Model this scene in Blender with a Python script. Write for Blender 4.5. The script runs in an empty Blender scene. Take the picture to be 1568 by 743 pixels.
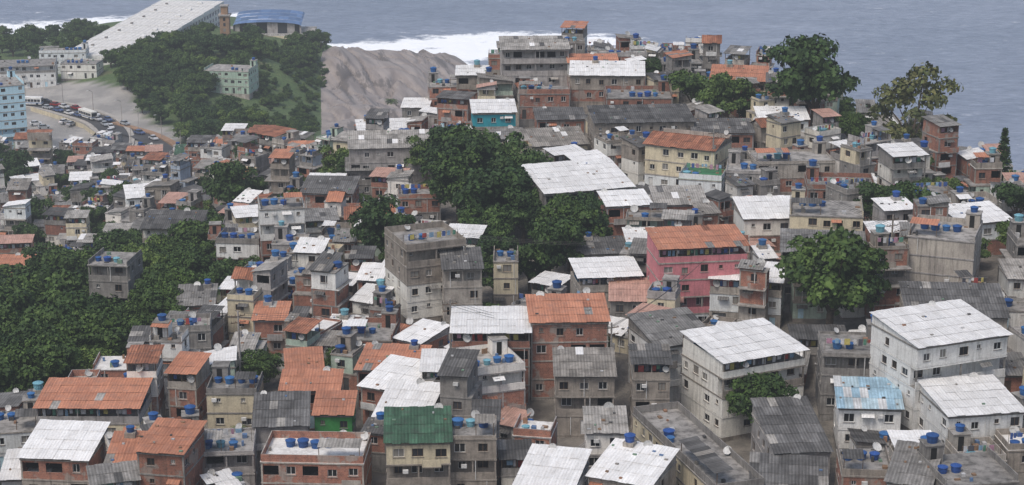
import bpy, math, random, numpy as np
from mathutils import noise as mnoise, Vector
# ---------------- terrain: surveyed spot heights in metres (x east, y seaward, z up), sea level = 0
SPOT='''-68 235 71.3;-32 228 74.4;0 228 74.4;34 225 75.7;63 215 80.1;-76 262 69.2;-35 248 74.8;0 247 75.2;37 243 76.8;66 230 82.1;-82 285 65.5;-62 290 68.1;-38 275 73.7;0 268 76.2;40 263 78.1;71 248 83.6;-88 330 58.5;-72 340 61.5;-43 310 71.5;0 298 75.5;43 288 78.9;78 275 83.2;-111 420 41.2;-86 410 49.1;-49 355 67.3;-22 340 73.1;0 330 76.1;47 315 80.6;84 300 84.0;-131 500 32.7;-100 480 42.0;-58 430 59.0;-24 380 72.5;0 358 78.4;51 345 81.9;84 330 83.5;-143 590 26.7;-99 560 31.8;-64 500 51.1;-28 430 70.0;0 395 80.0;29 380 82.3;55 378 84.1;79 362 82.7;-174 683 26.1;-141 640 25.8;-129 690 31.5;-138 740 34.2;-94 740 31.6;-64 600 35.1;-75 760 11.5;-81 740 23.7;-66 560 40.4;-65 700 16.8;-65 830 11.2;-44 690 19.1;-37 800 8.6;-52 660 21.1;-44 890 2.6;-27 850 4.3;-87 880 6.1;-155 760 27.7;-134 850 25.3;-98 820 24.8;-251 920 3.3;-211 960 2.6;-168 1000 5.9;-95 900 10.2;-214 780 18.3;-12 425 83.6;10 445 85.6;33 440 86.6;64 440 83.5;74 410 80.9;96 345 76.8;0 520 52;60 510 52;110 480 50;150 430 52;0 620 22;60 600 18;120 540 10;200 480 8;170 560 -4;60 690 -5;0 790 -5;-50 700 12;-50 600 30;-40 520 52;-50 900 -5;-110 960 -5;-190 1050 -6;-300 1030 -5;0 900 -12;150 700 -12;-100 1100 -12;0 0 158;-200 0 150;200 0 150;0 100 117;-150 100 112;150 100 112;0 170 88;-100 170 85;100 170 88;150 250 78;180 330 68;-130 300 60;-220 400 70;-260 550 50;-260 750 30'''
A=np.array([list(map(float,s.split())) for s in SPOT.split(';')])
def phi(r): return np.sqrt(r*r+15*15)
R=phi(np.hypot(A[:,None,0]-A[None,:,0],A[:,None,1]-A[None,:,1]))
R+=np.eye(len(A))*(-1.5)
n=len(A)
M=np.zeros((n+3,n+3));M[:n,:n]=R;M[:n,n]=1;M[:n,n+1:]=A[:,:2];M[n,:n]=1;M[n+1:,:n]=A[:,:2].T
WW=np.linalg.solve(M,np.concatenate([A[:,2],[0,0,0]]))
def terr(x,y):
    x=np.asarray(x,float);y=np.asarray(y,float)
    r=phi(np.hypot(x[...,None]-A[:,0],y[...,None]-A[:,1]))
    return r@WW[:n]+WW[n]+WW[n+1]*x+WW[n+2]*y
def tz(x,y): return float(terr(x,y))

# ---------------- materials
MATS={}
def mk(name):
    m=bpy.data.materials.new(name);m.use_nodes=True;nt=m.node_tree
    b=nt.nodes['Principled BSDF'];MATS[name]=m
    return m,nt,b
def mixn(nt,mode,f,a,b):
    x=nt.nodes.new('ShaderNodeMixRGB');x.blend_type=mode
    for s,val in zip(x.inputs,(f,a,b)):
        if hasattr(val,'is_linked'): nt.links.new(val,s)
        elif isinstance(val,(tuple,list)): s.default_value=(*val[:3],1)
        else: s.default_value=val
    return x.outputs[0]
def mr(nt,v,a,b,c,d):
    x=nt.nodes.new('ShaderNodeMapRange');nt.links.new(v,x.inputs[0])
    for i,k in enumerate((a,b,c,d)): x.inputs[i+1].default_value=k
    return x.outputs[0]
def vmap(nt,v,s,r=(0,0,0)):
    x=nt.nodes.new('ShaderNodeMapping');nt.links.new(v,x.inputs[0]);x.inputs['Scale'].default_value=s;x.inputs['Rotation'].default_value=r
    return x.outputs[0]
def noi(nt,v,s,d=5,r=.6):
    x=nt.nodes.new('ShaderNodeTexNoise');nt.links.new(v,x.inputs['Vector']);x.inputs['Scale'].default_value=s;x.inputs['Detail'].default_value=d;x.inputs['Roughness'].default_value=r
    return x.outputs[0]
def ramp(nt,v,cols,const=True):
    x=nt.nodes.new('ShaderNodeValToRGB');nt.links.new(v,x.inputs[0]);cr=x.color_ramp
    if const: cr.interpolation='CONSTANT'
    k=len(cols)
    while len(cr.elements)<k: cr.elements.new(.5)
    for i,c in enumerate(cols):
        cr.elements[i].position=(i/k if const else i/(k-1)); cr.elements[i].color=(*c,1)
    return x.outputs[0]
def weather(name,c1,c2,ns=.5,streak=.5,isl=0,obj=0,rough=.9,dirt=(.07,.065,.06),pal=None,wave=0,brick=False,flat=False,islpal=None,trough=.68,tint=None):
    m,nt,b=mk(name)
    geo=nt.nodes.new('ShaderNodeNewGeometry');tc=nt.nodes.new('ShaderNodeTexCoord');oi=nt.nodes.new('ShaderNodeObjectInfo')
    pos=geo.outputs['Position']
    f=mr(nt,noi(nt,pos,ns),.35,.65,0,1)
    if pal:
        base=ramp(nt,oi.outputs['Random'],pal); col=mixn(nt,'MIX',f,base,mixn(nt,'MULTIPLY',1.0,base,(.72,.72,.72)))
    elif islpal:
        base=ramp(nt,geo.outputs['Random Per Island'],islpal); col=mixn(nt,'MIX',f,base,mixn(nt,'MULTIPLY',1.0,base,(.7,.7,.7)))
    else: col=mixn(nt,'MIX',f,c1,c2)
    if tint: col=mixn(nt,'MULTIPLY',1.0,col,ramp(nt,oi.outputs['Random'],tint))
    if brick:
        sx=nt.nodes.new('ShaderNodeSeparateXYZ');nt.links.new(tc.outputs['Object'],sx.inputs[0])
        ad=nt.nodes.new('ShaderNodeMath');nt.links.new(sx.outputs[0],ad.inputs[0]);nt.links.new(sx.outputs[1],ad.inputs[1])
        cx=nt.nodes.new('ShaderNodeCombineXYZ');nt.links.new(ad.outputs[0],cx.inputs[0]);nt.links.new(sx.outputs[2],cx.inputs[1])
        bt=nt.nodes.new('ShaderNodeTexBrick');nt.links.new(cx.outputs[0],bt.inputs['Vector']);bt.inputs['Scale'].default_value=1
        bt.inputs['Brick Width'].default_value=.32;bt.inputs['Row Height'].default_value=.22;bt.inputs['Mortar Size'].default_value=.022
        bt.inputs['Color1'].default_value=(1.15,1.1,1.05,1);bt.inputs['Color2'].default_value=(.75,.75,.75,1);bt.inputs['Mortar'].default_value=(1.0,1.35,1.6,1)
        col=mixn(nt,'MULTIPLY',.9,col,bt.outputs[0])
        cem=mr(nt,noi(nt,pos,.35,4),.55,.60,0,.8)
        col=mixn(nt,'MIX',cem,col,(.34,.295,.26))
    if wave:
        wv=nt.nodes.new('ShaderNodeTexWave');nt.links.new(tc.outputs['Object'],wv.inputs[0]);wv.inputs['Scale'].default_value=.75;wv.inputs['Distortion'].default_value=.0
        sn=noi(nt,vmap(nt,tc.outputs['Object'],(3.0,.25,.3)),1.2,4)
        col=mixn(nt,'MULTIPLY',1.0,col,ramp(nt,wv.outputs['Fac'],[(1-wave,)*3,(1,1,1)],False))
        col=mixn(nt,'MULTIPLY',1.0,col,ramp(nt,mr(nt,sn,.35,.7,0,1),[(1,1,1),(trough,trough*.98,trough*.96)],False))
        bp=nt.nodes.new('ShaderNodeBump');bp.inputs['Strength'].default_value=.5;bp.inputs['Distance'].default_value=.05
        nt.links.new(wv.outputs['Fac'],bp.inputs['Height']);nt.links.new(bp.outputs[0],b.inputs['Normal'])
    sc=(1,1,1) if flat else (1.6,1.6,.16)
    s=mr(nt,noi(nt,vmap(nt,pos,sc),.9 if flat else 1.3,6,.65),.48,.72,0,streak)
    col=mixn(nt,'MIX',s,col,dirt)
    fine=noi(nt,pos,4.5,3)
    col=mixn(nt,'MULTIPLY',1.0,col,ramp(nt,mr(nt,fine,.3,.7,0,1),[(.85,.85,.85),(1.1,1.1,1.1)],False))
    for out,k in ((geo.outputs['Random Per Island'],isl),(oi.outputs['Random'],obj)):
        if k: col=mixn(nt,'MULTIPLY',1.0,col,ramp(nt,out,[(1-k,)*3,(1+k*.45,)*3],False))
    nt.links.new(col,b.inputs['Base Color']);b.inputs['Roughness'].default_value=rough
    b.inputs['Specular IOR Level'].default_value=.25
    return m
weather('brick',(.38,.17,.115),(.27,.12,.085),.7,.5,obj=.3,brick=True)
weather('cement',(.39,.37,.345),(.25,.235,.22),.6,.65,obj=.35,tint=[(1,1,1),(1.05,.98,.9),(.8,.8,.8),(1.1,1.06,1.0),(.95,.95,.98)])
weather('light_cement',(.47,.43,.375),(.31,.28,.25),.2,.75)
weather('white_paint',(.80,.80,.78),(.70,.695,.67),.5,.5,obj=.12,dirt=(.19,.18,.165),tint=[(1,1,1),(1,.98,.93),(1,1,1),(.93,.97,1),(1,.96,.92)])
weather('cream_paint',(.68,.60,.43),(.57,.50,.36),.5,.5,obj=.15,dirt=(.13,.12,.11))
weather('pink_paint',(.60,.22,.24),(.50,.19,.21),.5,.4)
weather('teal_paint',(.03,.29,.35),(.03,.24,.29),.5,.25)
weather('green_paint',(.40,.52,.42),(.34,.44,.36),.5,.45)
weather('vivid_green',(.05,.25,.07),(.04,.19,.05),.5,.35)
weather('blue_paint',(.52,.72,.82),(.47,.67,.76),.3,.15)
weather('deep_blue_paint',(.05,.12,.22),(.04,.10,.18),.3,.2)
weather('orange_paint',(.60,.34,.13),(.52,.29,.11),.5,.4)
weather('mixed_paint',None,None,.5,.5,pal=[(.70,.67,.60),(.60,.49,.37),(.44,.54,.45),(.62,.43,.36),(.42,.49,.58),(.70,.62,.44),(.62,.60,.56),(.66,.66,.63)],dirt=(.13,.12,.11))
weather('slab',(.38,.36,.335),(.21,.2,.185),.45,.75,obj=.3,flat=True,dirt=(.08,.075,.07))
weather('slab_light',(.74,.73,.70),(.62,.60,.57),.4,.5,flat=True,dirt=(.24,.22,.2))
weather('slab_green',(.05,.19,.09),(.04,.14,.07),.4,.5,flat=True)
weather('tin_grey',(.44,.43,.415),(.29,.285,.27),.35,.55,isl=.3,obj=.3,wave=.28,flat=True,trough=.72,tint=[(1,1,1),(1.04,.99,.93),(.8,.79,.78),(1.1,1.07,1.03)])
weather('tin_white',(.88,.88,.87),(.78,.78,.77),.3,.26,isl=.10,obj=.1,wave=.10,flat=True,dirt=(.42,.39,.36),trough=.85)
weather('tin_dark',(.21,.207,.203),(.125,.122,.12),.35,.55,isl=.4,obj=.3,wave=.35,flat=True)
weather('tin_orange',(.60,.27,.165),(.49,.215,.135),.35,.5,isl=.14,obj=.15,wave=.2,flat=True,trough=.76,dirt=(.24,.16,.13))
weather('tin_salmon',(.60,.37,.30),(.50,.30,.24),.35,.45,isl=.12,wave=.15,flat=True,dirt=(.2,.15,.12))
weather('tile_red',(.51,.22,.13),(.33,.14,.09),.8,.5,isl=.3,wave=.4,flat=True)
weather('tin_green',(.08,.18,.11),(.06,.13,.08),.35,.55,isl=.3,wave=.3,flat=True)
weather('tin_blue',None,None,.35,.3,wave=.2,flat=True,islpal=[(.40,.6,.74),(.75,.77,.78),(.52,.68,.76)])
weather('frame',(.68,.68,.66),(.5,.5,.49),1,.2)
weather('dark_metal',(.08,.075,.07),(.05,.05,.05),1,.2)
weather('wood',(.17,.11,.07),(.11,.075,.05),1,.3,obj=.2)
weather('interior_shade',(.02,.019,.018),(.012,.012,.012),1,.1)  # near-black colour painted in for the darkness inside unglazed openings and doorways
weather('cloth',None,None,2,.1,islpal=[(.6,.6,.6),(.4,.08,.07),(.07,.13,.35),(.55,.47,.15),(.65,.65,.68),(.12,.28,.2),(.45,.25,.33),(.1,.1,.12),(.25,.4,.55)])
weather('junk',None,None,2,.4,islpal=[(.3,.28,.25),(.12,.2,.35),(.33,.19,.12),(.5,.5,.5),(.08,.08,.08),(.25,.16,.1),(.18,.28,.2)])
weather('asphalt',(.075,.075,.077),(.055,.055,.057),.2,.2,flat=True)
weather('pavement',(.42,.39,.35),(.33,.31,.28),.3,.3,flat=True)
weather('road_paint',(.7,.7,.66),(.55,.55,.5),1,.3,flat=True)
weather('tank_blue',None,None,1,.15,rough=.45,pal=[(.03,.10,.29),(.035,.13,.35),(.025,.08,.24),(.05,.16,.37),(.03,.10,.28),(.18,.40,.48),(.03,.09,.31)])
weather('dish_white',(.6,.6,.58),(.45,.45,.44),1,.15,obj=.3,rough=.5)
weather('bark',(.12,.09,.065),(.07,.055,.04),2,.3)
weather('car_paint',None,None,.5,.05,rough=.3,pal=[(.65,.65,.65),(.03,.03,.035),(.4,.42,.44),(.7,.7,.7),(.3,.02,.02),(.6,.6,.62),(.08,.12,.25),(.66,.66,.66)])
weather('tyre',(.02,.02,.02),(.015,.015,.015),1,.1)
weather('brown_stone',(.36,.22,.14),(.26,.17,.11),.5,.4)
weather('blue_glazing',(.12,.20,.36),(.08,.14,.28),.5,.2,rough=.3,isl=.3)
def glass():
    m,nt,b=mk('glass');geo=nt.nodes.new('ShaderNodeNewGeometry')
    c=ramp(nt,geo.outputs['Random Per Island'],[(.015,.017,.02),(.03,.033,.04),(.02,.02,.02),(.012,.013,.015),(.22,.21,.19),(.05,.05,.055)])
    nt.links.new(c,b.inputs['Base Color']);b.inputs['Roughness'].default_value=.2
glass()
def leafmat(name,cols):
    m,nt,b=mk(name);geo=nt.nodes.new('ShaderNodeNewGeometry');tc=nt.nodes.new('ShaderNodeTexCoord');oi=nt.nodes.new('ShaderNodeObjectInfo')
    c=ramp(nt,geo.outputs['Random Per Island'],cols,False)
    f=mr(nt,noi(nt,tc.outputs['Object'],.45,3),.38,.62,0,1)
    c=mixn(nt,'MULTIPLY',1.0,c,ramp(nt,f,[(.5,.55,.55),(1.4,1.35,1.15)],False))
    c=mixn(nt,'MULTIPLY',1.0,c,ramp(nt,oi.outputs['Random'],[(.72,.78,.8),(1.35,1.25,1.0)],False))
    nt.links.new(c,b.inputs['Base Color']);b.inputs['Roughness'].default_value=.65;b.inputs['Specular IOR Level'].default_value=.2
leafmat('leaf',[(.025,.050,.017),(.041,.077,.024),(.058,.10,.033)])
leafmat('leaf_olive',[(.065,.085,.035),(.095,.11,.05),(.13,.13,.065)])
leafmat('leaf_light',[(.042,.077,.024),(.062,.105,.033),(.087,.13,.043)])

# ---------------- mesh builder
COL=bpy.context.collection
class MB:
    def __init__(s): s.V=[];s.F=[];s.M=[];s.mi={}
    def m(s,name):
        if name not in s.mi: s.mi[name]=len(s.mi)
        return s.mi[name]
    def q(s,a,b,c,d,m):
        i=len(s.V);s.V+=[a,b,c,d];s.F.append((i,i+1,i+2,i+3));s.M.append(s.m(m))
    def poly(s,ps,m):
        i=len(s.V);s.V+=list(ps);s.F.append(tuple(range(i,i+len(ps))));s.M.append(s.m(m))
    def box(s,x0,x1,y0,y1,z0,z1,m,top=None,bot=True):
        i=len(s.V)
        s.V+=[(x0,y0,z0),(x1,y0,z0),(x1,y1,z0),(x0,y1,z0),(x0,y0,z1),(x1,y0,z1),(x1,y1,z1),(x0,y1,z1)]
        k=s.m(m);t=s.m(top or m)
        s.F+=[(i,i+1,i+5,i+4),(i+1,i+2,i+6,i+5),(i+2,i+3,i+7,i+6),(i+3,i,i+4,i+7),(i+4,i+5,i+6,i+7)];s.M+=[k,k,k,k,t]
        if bot: s.F.append((i+3,i+2,i+1,i));s.M.append(k)
    def tube(s,a,b,r0,r1,m,n=6,cap=False):
        a=Vector(a);b=Vector(b);d=(b-a)
        if d.length<1e-6:return
        d.normalize();u=d.orthogonal().normalized();w=d.cross(u);i=len(s.V)
        for p,r in((a,r0),(b,r1)):
            for j in range(n):
                t=2*math.pi*j/n;s.V.append(tuple(p+(u*math.cos(t)+w*math.sin(t))*r))
        k=s.m(m)
        for j in range(n): s.F.append((i+j,i+(j+1)%n,i+n+(j+1)%n,i+n+j));s.M.append(k)
        if cap: s.F.append(tuple(range(i+n,i+2*n)));s.M.append(k);s.F.append(tuple(range(i+n-1,i-1,-1)));s.M.append(k)
    def lathe(s,prof,m,n=16):
        i=len(s.V)
        for r,z in prof:
            for j in range(n):
                t=2*math.pi*j/n;s.V.append((r*math.cos(t),r*math.sin(t),z))
        k=s.m(m)
        for a in range(len(prof)-1):
            for j in range(n): s.F.append((i+a*n+j,i+a*n+(j+1)%n,i+(a+1)*n+(j+1)%n,i+(a+1)*n+j));s.M.append(k)
    def mesh(s,name):
        me=bpy.data.meshes.new(name);me.from_pydata(s.V,[],s.F)
        for nme in s.mi: me.materials.append(MATS[nme])
        me.polygons.foreach_set('material_index',s.M);me.update();return me
def place(name,me,loc,rz=0,sc=1,rot=None,parent=None):
    o=bpy.data.objects.new(name,me);COL.objects.link(o);o.location=loc
    o.rotation_euler=rot if rot else (0,0,rz)
    o.scale=(sc,)*3 if not isinstance(sc,tuple) else sc
    if parent: o.parent=parent
    return o

# ---------------- houses
WM={'b':'brick','c':'cement','w':'white_paint','y':'cream_paint','p':'pink_paint','t':'teal_paint','g':'green_paint','u':'blue_paint','o':'orange_paint','m':'mixed_paint','v':'vivid_green','k':'light_cement'}
RM={'G':'tin_grey','W':'tin_white','D':'tin_dark','O':'tin_orange','P':'tin_salmon','T':'tile_red','N':'tin_green','B':'tin_blue','S':'slab'}
def wall(mb,o,d,nrm,L,z0,h,m,ops,rg,near):
    def p(a,z,k=0): return (o[0]+d[0]*a+nrm[0]*k,o[1]+d[1]*a+nrm[1]*k,z)
    cur=0;z1=z0+h
    for a0,a1,zb,zt,kind in ops:
        zb+=z0;zt+=z0
        mb.q(p(cur,z0),p(a0,z0),p(a0,z1),p(cur,z1),m)
        if zb>z0+.01: mb.q(p(a0,z0),p(a1,z0),p(a1,zb),p(a0,zb),m)
        mb.q(p(a0,zt),p(a1,zt),p(a1,z1),p(a0,z1),m)
        k=-.2
        for x in (a0,a1): mb.q(p(x,zb),p(x,zb,k),p(x,zt,k),p(x,zt),m)
        for z in (zb,zt): mb.q(p(a0,z),p(a1,z),p(a1,z,k),p(a0,z,k),m)
        if kind=='v': mb.q(p(a0,zb,-1.5),p(a1,zb,-1.5),p(a1,zt,-1.5),p(a0,zt,-1.5),'interior_shade')
        elif kind=='d': mb.q(p(a0,zb,-.12),p(a1,zb,-.12),p(a1,zt,-.12),p(a0,zt,-.12),rg.choice(['wood','frame','dark_metal','blue_paint']))
        else:
            mb.q(p(a0,zb,-.16),p(a1,zb,-.16),p(a1,zt,-.16),p(a0,zt,-.16),'glass')
            fm='frame' if rg.random()<.6 else 'wood'
            t=.07;e=-.13
            mb.q(p(a0,zb,e),p(a0+t,zb,e),p(a0+t,zt,e),p(a0,zt,e),fm);mb.q(p(a1-t,zb,e),p(a1,zb,e),p(a1,zt,e),p(a1-t,zt,e),fm)
            mb.q(p(a0+t,zt-t,e),p(a1-t,zt-t,e),p(a1-t,zt,e),p(a0+t,zt,e),fm);mb.q(p(a0+t,zb,e),p(a1-t,zb,e),p(a1-t,zb+t,e),p(a0+t,zb+t,e),fm)
            c=(a0+a1)/2;mb.q(p(c-.035,zb+t,e),p(c+.035,zb+t,e),p(c+.035,zt-t,e),p(c-.035,zt-t,e),fm)
            if near: # sill
                s=[p(a0-.08,zb-.07,.002),p(a1+.08,zb-.07,.002),p(a1+.08,zb-.07,.1),p(a0-.08,zb-.07,.1),p(a0-.08,zb-.003,.002),p(a1+.08,zb-.003,.002),p(a1+.08,zb-.003,.1),p(a0-.08,zb-.003,.1)]
                mb.q(s[2],s[3],s[7],s[6],'cement');mb.q(s[4],s[5],s[6],s[7],'cement');mb.q(s[0],s[3],s[7],s[4],'cement');mb.q(s[1],s[2],s[6],s[5],'cement')
        cur=a1
    mb.q(p(cur,z0),p(L,z0),p(L,z1),p(cur,z1),m)
def openings(L,rg,prob,ground,big=False):
    ops=[];k=max(1,int(L/2.4));st=L/k
    for i in range(k):
        if rg.random()>prob: continue
        c=st*(i+.5)+rg.uniform(-.25,.25)
        r=rg.random()
        if ground and r<.3: wd=.9;zz=(0.02,2.1,'d')
        elif big and r<.55: wd=min(st-.6,2.2);zz=(.95,2.3,'v')
        elif r<.2: wd=.6;zz=(1.5,2.1,'w')
        else: wd=rg.choice([1.0,1.2,1.4]);b=rg.choice([.9,1.0,1.1]);zz=(b,b+rg.choice([1.0,1.1,1.2]),'w')
        wd=min(wd,st-.3)
        if wd<.4: continue
        ops.append((max(.15,c-wd/2),min(L-.15,c+wd/2),*zz))
    return ops
def walls4(mb,x0,x1,y0,y1,z0,h,m,rg,near,ground,bright=1,big=False):
    w=x1-x0;d=y1-y0
    wall(mb,(x0,y0),(1,0),(0,-1),w,z0,h,m,openings(w,rg,.88*bright,ground,big),rg,near)
    wall(mb,(x1,y0),(0,1),(1,0),d,z0,h,m,openings(d,rg,.6*bright,False),rg,near)
    wall(mb,(x1,y1),(-1,0),(0,1),w,z0,h,m,openings(w,rg,.6*bright,False),rg,near)
    wall(mb,(x0,y1),(0,-1),(-1,0),d,z0,h,m,openings(d,rg,.6*bright,False),rg,near)
def sheet(mb,x0,x1,y0,y1,z0,z1,m,rg,axis='y',miss=.0):
    if axis=='y':
        nx=max(2,round((x1-x0)/1.15));ny=max(1,round((y1-y0)/2.3))
    else: nx=max(1,round((x1-x0)/2.3));ny=max(2,round((y1-y0)/1.15))
    pm={'tin_grey':['tin_dark','tin_white'],'tin_dark':['tin_grey'],'tin_orange':['tin_grey','tile_red']}.get(m)
    for i in range(nx):
        for j in range(ny):
            if rg.random()<miss: continue
            mm=rg.choice(pm) if pm and rg.random()<.05 else m
            a=x0+(x1-x0)*i/nx;b=x0+(x1-x0)*(i+1)/nx;c=y0+(y1-y0)*j/ny;e=y0+(y1-y0)*(j+1)/ny
            if axis=='y':
                if j==0: c-=rg.uniform(0,.25)
                if j==ny-1: e+=rg.uniform(0,.2)
                c-=.08 if j else 0
                f=lambda x,y:z0+(z1-z0)*(y-y0)/(y1-y0)
                dz=.015*(i%2)+rg.uniform(0,.025);lo=.045 if j else 0
                mb.q((a,c,f(a,c)+dz+lo),(b,c,f(b,c)+dz+lo+rg.uniform(-.02,.02)),(b,e,f(b,e)+dz),(a,e,f(a,e)+dz+rg.uniform(-.02,.02)),mm)
            else:
                a-=.08 if i else 0
                f=lambda x,y:z0+(z1-z0)*(x-x0)/(x1-x0)
                dz=.015*(j%2)+rg.uniform(0,.02);lo=.045 if i else 0
                mb.q((a,c,f(a,c)+dz+lo),(b,c,f(b,c)+dz),(b,e,f(b,e)+dz),(a,e,f(a,e)+dz+lo),mm)
    if axis=='y': mb.box(x0+.1,x1-.1,y0+.25,y0+.33,z0-.12,z0-.03,'wood')
def house(w,d,floors,cover,walls,roof,rg,near=True,hero=False,floorh=2.8):
    mb=MB();tk=[];ds=[]
    X0,X1,Y0,Y1=-w/2,w/2,-d/2,d/2
    mb.box(X0+.02,X1-.02,Y0+.02,Y1-.02,-7,0,'cement',bot=False)
    z=0;x0,x1,y0,y1=X0,X1,Y0,Y1
    for i in range(floors):
        code=walls[min(i,len(walls)-1)];m=WM[code]
        if i and not hero and rg.random()<.45:
            r=rg.random();q=min(1,w/6)
            if r<.4: y0+=rg.uniform(.6,1.6)*q
            elif r<.7: x0+=rg.uniform(.6,1.6)*q
            else: x1-=rg.uniform(.6,1.6)*q
        mb.box(X0-.07 if i else X0-.03,X1+.07 if i else X1+.03,Y0-.09 if i else Y0-.03,Y1+.07 if i else Y1+.03,z-.0,z+.2,'cement' if code not in 'w' else ('white_paint' if rg.random()<.6 else 'cement'),top='slab')
        gallery=(i>0 and rg.random()<(.3 if floors>2 else .15) and code not in 'bk')
        yy=y0+(1.3 if gallery else 0)
        walls4(mb,x0,x1,yy,y1,z+.2,floorh-.2,m,rg,near,i==0,.3 if code=='k' else 1,big=(code in 'cb' and rg.random()<.4))
        if gallery:
            mb.box(x0,x1,y0,y0+.1,z+.2,z+1.15,m if rg.random()<.6 else 'cement')
            for xx in (x0+.02,x1-.22,(x0+x1)/2-.1): mb.box(xx,xx+.2,y0+.02,y0+.22,z+1.15,z+floorh,'cement')
        elif i and rg.random()<.3 and x1-x0>3:
            a=rg.uniform(x0,x1-2.6);b=a+2.4
            mb.box(a,b,y0-1.0,y0-.09,z+.03,z+.17,'cement');mb.box(a,b,y0-1.0,y0-.92,z+.17,z+1.1,rg.choice([m,'cement','frame']))
        if code in 'bc' and not gallery:
            mb.box(x0-.03,x0+.19,y0-.03,y0+.19,z+.2,z+floorh,'cement');mb.box(x1-.19,x1+.03,y0-.03,y0+.19,z+.2,z+floorh,'cement')
            mb.box(x0-.03,x0+.19,y1-.19,y1+.03,z+.2,z+floorh,'cement');mb.box(x1-.19,x1+.03,y1-.19,y1+.03,z+.2,z+floorh,'cement')
        if rg.random()<.35:
            xx=rg.uniform(x0+.3,x1-.3);mb.box(xx,xx+.09,y0-.11,y0-.035,z+.2,z+floorh,'frame')
        if rg.random()<.28 and x1-x0>2.5:
            a=rg.uniform(x0,x1-1.8);mb.q((a,y0-.8,z+2.1),(a+1.7,y0-.8,z+2.1),(a+1.7,y0-.01,z+2.45),(a,y0-.01,z+2.45),rg.choice(['tin_grey','tin_orange','tin_dark','tin_white']))
        if rg.random()<.2:
            xx=rg.uniform(x0+.3,x1-1);mb.box(xx,xx+.7,y0-.45,y0-.1,z+1.9,z+2.35,'frame')
        z+=floorh
    ft='slab' if roof in 'GWDOPTBS' else 'slab_green'
    if cover=='s' and roof=='W': ft='slab_light'
    mb.box(x0-.1,x1+.1,y0-.12,y1+.1,z,z+.2,'cement',top=ft);z+=.2
    rm=RM[roof]
    lc=WM[walls[-1]] if rg.random()<.6 else 'cement'
    def parapet(h,sides='fblr'):
        t=.13
        if 'f' in sides: mb.box(x0,x1,y0,y0+t,z,z+h,lc,top='cement')
        if 'b' in sides: mb.box(x0,x1,y1-t,y1,z,z+h,lc,top='cement')
        if 'l' in sides: mb.box(x0,x0+t,y0+t,y1-t,z,z+h-.01,lc,top='cement')
        if 'r' in sides: mb.box(x1-t,x1,y0+t,y1-t,z,z+h-.01,lc,top='cement')
    def junk(xa,xb,ya,yb,k):
        for _ in range(k):
            a=rg.uniform(xa+.2,xb-.8);b=rg.uniform(ya+.2,yb-.8);s=rg.uniform(.25,.8);mb.box(a,a+s,b,b+rg.uniform(.25,.7),z,z+rg.uniform(.15,.8),'junk')
    def laundry(xa,xb,yc):
        zt=z+1.75;mb.box(xa,xa+.05,yc,yc+.05,z,zt+.05,'wood');mb.box(xb-.05,xb,yc,yc+.05,z,zt+.05,'wood')
        mb.box(xa,xb,yc+.02,yc+.03,zt,zt+.012,'frame')
        a=xa+.2
        while a<xb-.8:
            s=rg.uniform(.35,.8);hh=rg.uniform(.5,1.0);mb.q((a,yc+.025,zt-hh),(a+s,yc+.06,zt-hh),(a+s,yc+.025,zt),(a,yc+.025,zt),'cloth');a+=s+rg.uniform(.05,.6)
    if cover=='s':
        ph=rg.choice([.35,.8,1.0]);parapet(ph,rg.choice(['fblr','fblr','blr','flr','lr']))
        sy=y1-2.3
        if rg.random()<.5 and x1-x0>3.2:
            a=x0+.2 if rg.random()<.5 else x1-2.4
            hh=2.2;mb.box(a,a+2.2,sy,y1-.15,z,z+hh,lc,top='slab');mb.box(a+.6,a+1.35,sy-.02,sy,z,z+1.95,'interior_shade');mb.box(a-.12,a+2.32,sy-.15,y1-.03,z+hh,z+hh+.12,'cement',top='slab')
            if rg.random()<.7: tk.append((a+1.1,sy+1.0,z+hh+.12))
        if rg.random()<.5 and w>5:
            a=rg.choice([x0+.1,x1-w*.45]);sheet(mb,a,a+w*.42,y0+.3,y0+2.6,z+2.0,z+2.25,rg.choice(['tin_grey','tin_white','tin_dark','tin_orange']),rg)
            for xx in (a+.1,a+w*.42-.2): mb.box(xx,xx+.08,y0+.6,y0+.68,z,z+2.0,'wood')
        k=rg.choice([2,3,4] if hero else [1,1,1,2]);sx_=rg.uniform(x0+1,max(x0+1.1,x1-1-1.7*k));ty=rg.uniform(y0+1,y1-2.6 if d>5 else y1-1)
        for q in range(k):
            if sx_+q*1.65<x1-.8: tk.append((sx_+q*1.65,ty+rg.uniform(-.3,.3),z))
        junk(x0,x1,y0,y1,rg.randint(3,8))
        if rg.random()<.35: laundry(x0+.4,x1-.4,rg.uniform(y0+.8,y1-3))
        if walls[-1]=='b':
            for xx in (x0+.1,x1-.1):
                for yy in (y0+.1,y1-.1):
                    for dx in (0,.12): mb.box(xx+dx-.06,xx+dx-.03,yy,yy+.03,z,z+1.1,'dark_metal')
        ds.append((rg.uniform(x0+.5,x1-.5),y1-.3,z+.6));
    elif cover=='l':
        fr=1.0 if (hero or rg.random()<.5) else rg.uniform(.6,.8)
        left=rg.random()<.5
        a,b=(x0,x0+(x1-x0)*fr) if left else (x1-(x1-x0)*fr,x1)
        hi=.35+d*rg.uniform(.06,.16)
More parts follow.
